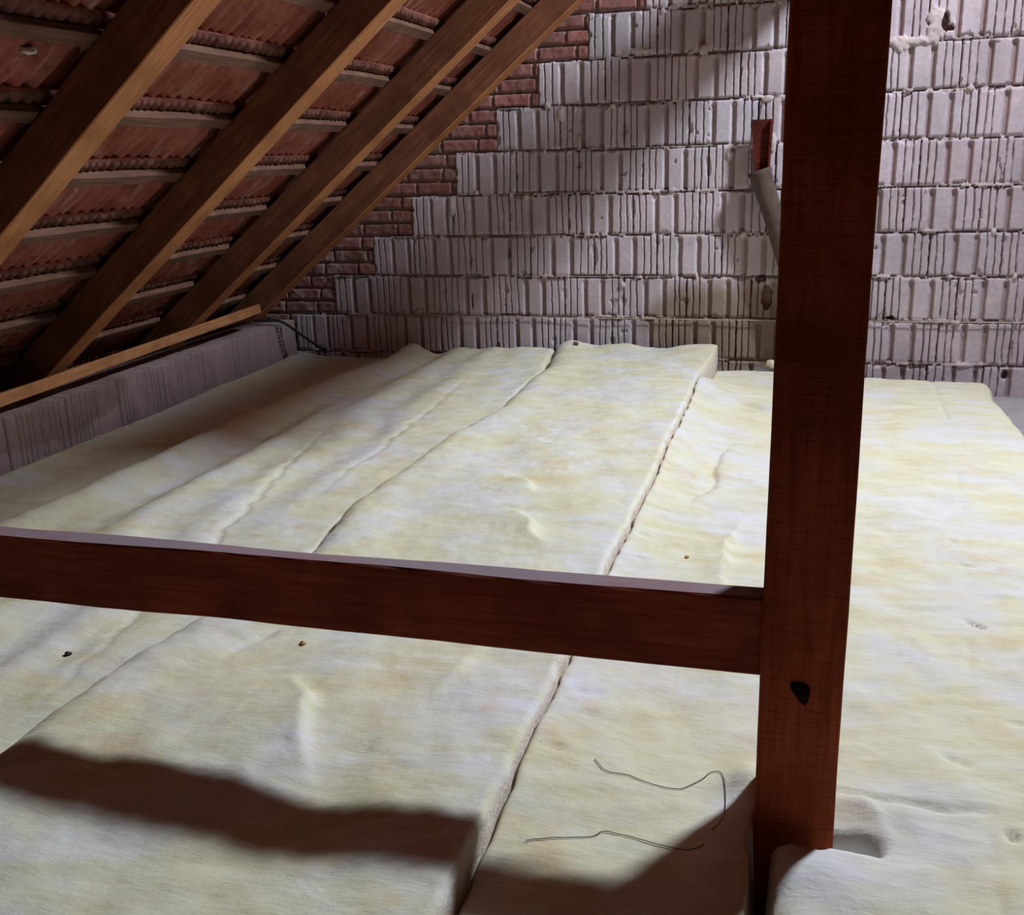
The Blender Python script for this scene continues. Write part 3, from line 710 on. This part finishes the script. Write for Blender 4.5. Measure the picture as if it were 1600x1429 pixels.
def red_channel():
    bm = bmesh.new(); z0, z1 = 1.17, 1.59
    def plate(bl, br, tl, tr, ya, yb_):
        vs = [bm.verts.new(p) for p in ((bl, ya, z0), (br, ya, z0), (tr, ya, z1), (tl, ya, z1), (bl, yb_, z0), (br, yb_, z0), (tr, yb_, z1), (tl, yb_, z1))]
        for f in ((0,1,2,3),(7,6,5,4),(0,4,5,1),(1,5,6,2),(2,6,7,3),(3,7,4,0)): bm.faces.new([vs[i] for i in f])
    plate(-0.272, -0.224, -0.314, -0.216, 6.128, 6.143)
    plate(-0.224, -0.214, -0.216, -0.200, 6.092, 6.143)
    plate(-0.278, -0.271, -0.320, -0.312, 6.112, 6.143)
    bmesh.ops.recalc_face_normals(bm, faces=bm.faces)
    bmesh.ops.bevel(bm, geom=list(bm.edges), offset=0.0015, segments=1, affect='EDGES')
    return tag(bm_obj('channel', bm, M_red), 'short red channel piece sticking out of the top of the pipe', 'channel')
red_channel()

# bent iron rod in the far left corner
bm = bmesh.new(); add_tube(bm, catmull([(-3.46, 5.97, 0.445), (-3.38, 5.98, 0.445), (-3.28, 6.0, 0.435), (-3.16, 6.02, 0.35), (-3.03, 6.03, 0.262), (-2.99, 6.03, 0.25)], 5), 0.009, 8)
tag(bm_obj('iron_rod', bm, M_dark, None, True), 'bent dark iron rod lying over the corner where both walls meet', 'rod')

M_cord2 = plain('pale_mortar', (0.62, 0.55, 0.48))
def debris(name, loc, sz, mat, label, seed):
    bm = bmesh.new(); bmesh.ops.create_icosphere(bm, subdivisions=2, radius=1)
    R = random.Random(seed); k = [R.uniform(0.6, 1.2) for _ in range(12)]
    for v in bm.verts:
        n_ = 1+0.35*math.sin(v.co.x*4*k[0]+k[1]*9)*math.sin(v.co.y*5*k[2]+k[3]*7)+0.2*math.sin(v.co.z*7+k[4]*9)
        v.co = Vector((v.co.x*sz[0], v.co.y*sz[1], v.co.z*sz[2]))*n_
    o = bm_obj(name, bm, mat, None, True); o.location = loc; o.rotation_euler = (0, 0, R.uniform(0, 3))
    return tag(o, label, 'debris')
def on(zf, x, y, d=0.0): return (x, y, float(zf(np.array(float(x)), np.array(float(y))))+d)
debris('clay_crumb', on(zD, 0.416, 1.748, 0.002), (0.009, 0.007, 0.007), M_clay, 'small brown crumb in a hollow of the insulation, right edge near the bottom', 1)
debris('wool_scrap', on(zD, -0.155, 6.10, 0.01), (0.05, 0.035, 0.035), M_ins, 'small crumpled scrap of yellow wool behind the insulation beside the post', 3)
debris('wood_crumb', on(zC, -1.305, 5.98, 0.012), (0.018, 0.014, 0.012), M_clay, 'small dark crumb near the gable wall at the end of the raised batt', 4)
debris('rust_crumb', on(zD, -0.30, 2.93, 0.002), (0.010, 0.007, 0.005), M_crumb, 'small ochre crumb on the insulation, left of the post above the rail', 5)
debris('amber_crumb', on(zC, -1.14, 2.04, 0.002), (0.012, 0.007, 0.005), M_crumb, 'small amber crumb on the raised batt just under the rail', 6)
debris('dark_crumb', on(zB, -1.79, 1.98, 0.003), (0.010, 0.008, 0.006), M_dark, 'small dark crumb on the left batt below the rail', 7)

debris('mortar_dab', tuple(roof_pt(0.112, 0.192, 2.66)), (0.035, 0.028, 0.012), M_cord2, 'pale mortar dab stuck under a roof tile at the upper left corner', 9)
# post details: knot and nail-like chips belong to the post
def knot(x, z, rx, rz, tilt):
    bm = bmesh.new(); ring = []
    for k in range(18):
        a = k*2*math.pi/18; r = 1+0.18*math.sin(3*a+1); px, pz = rx*math.cos(a)*r, rz*math.sin(a)*r
        ring.append(bm.verts.new((x+px*math.cos(tilt)-pz*math.sin(tilt), PY0-0.0026, z+px*math.sin(tilt)+pz*math.cos(tilt))))
    cvert = bm.verts.new((x, PY0-0.0010, z))
    rim = [bm.verts.new((v.co.x*1.0, PY0+0.004, v.co.z)) for v in ring]
    for k in range(18): bm.faces.new((ring[k], ring[(k+1) % 18], cvert)); bm.faces.new((ring[k], rim[k], rim[(k+1) % 18], ring[(k+1) % 18]))
    bmesh.ops.recalc_face_normals(bm, faces=bm.faces)
    o = bm_obj('knot', bm, M_hole, None, True); o.parent = post; o.matrix_parent_inverse = post.matrix_world.inverted(); o['label'] = 'dark knot hole'
    return o
bpy.context.view_layer.update()
knot(0.033, 0.535, 0.014, 0.022, 0.5)
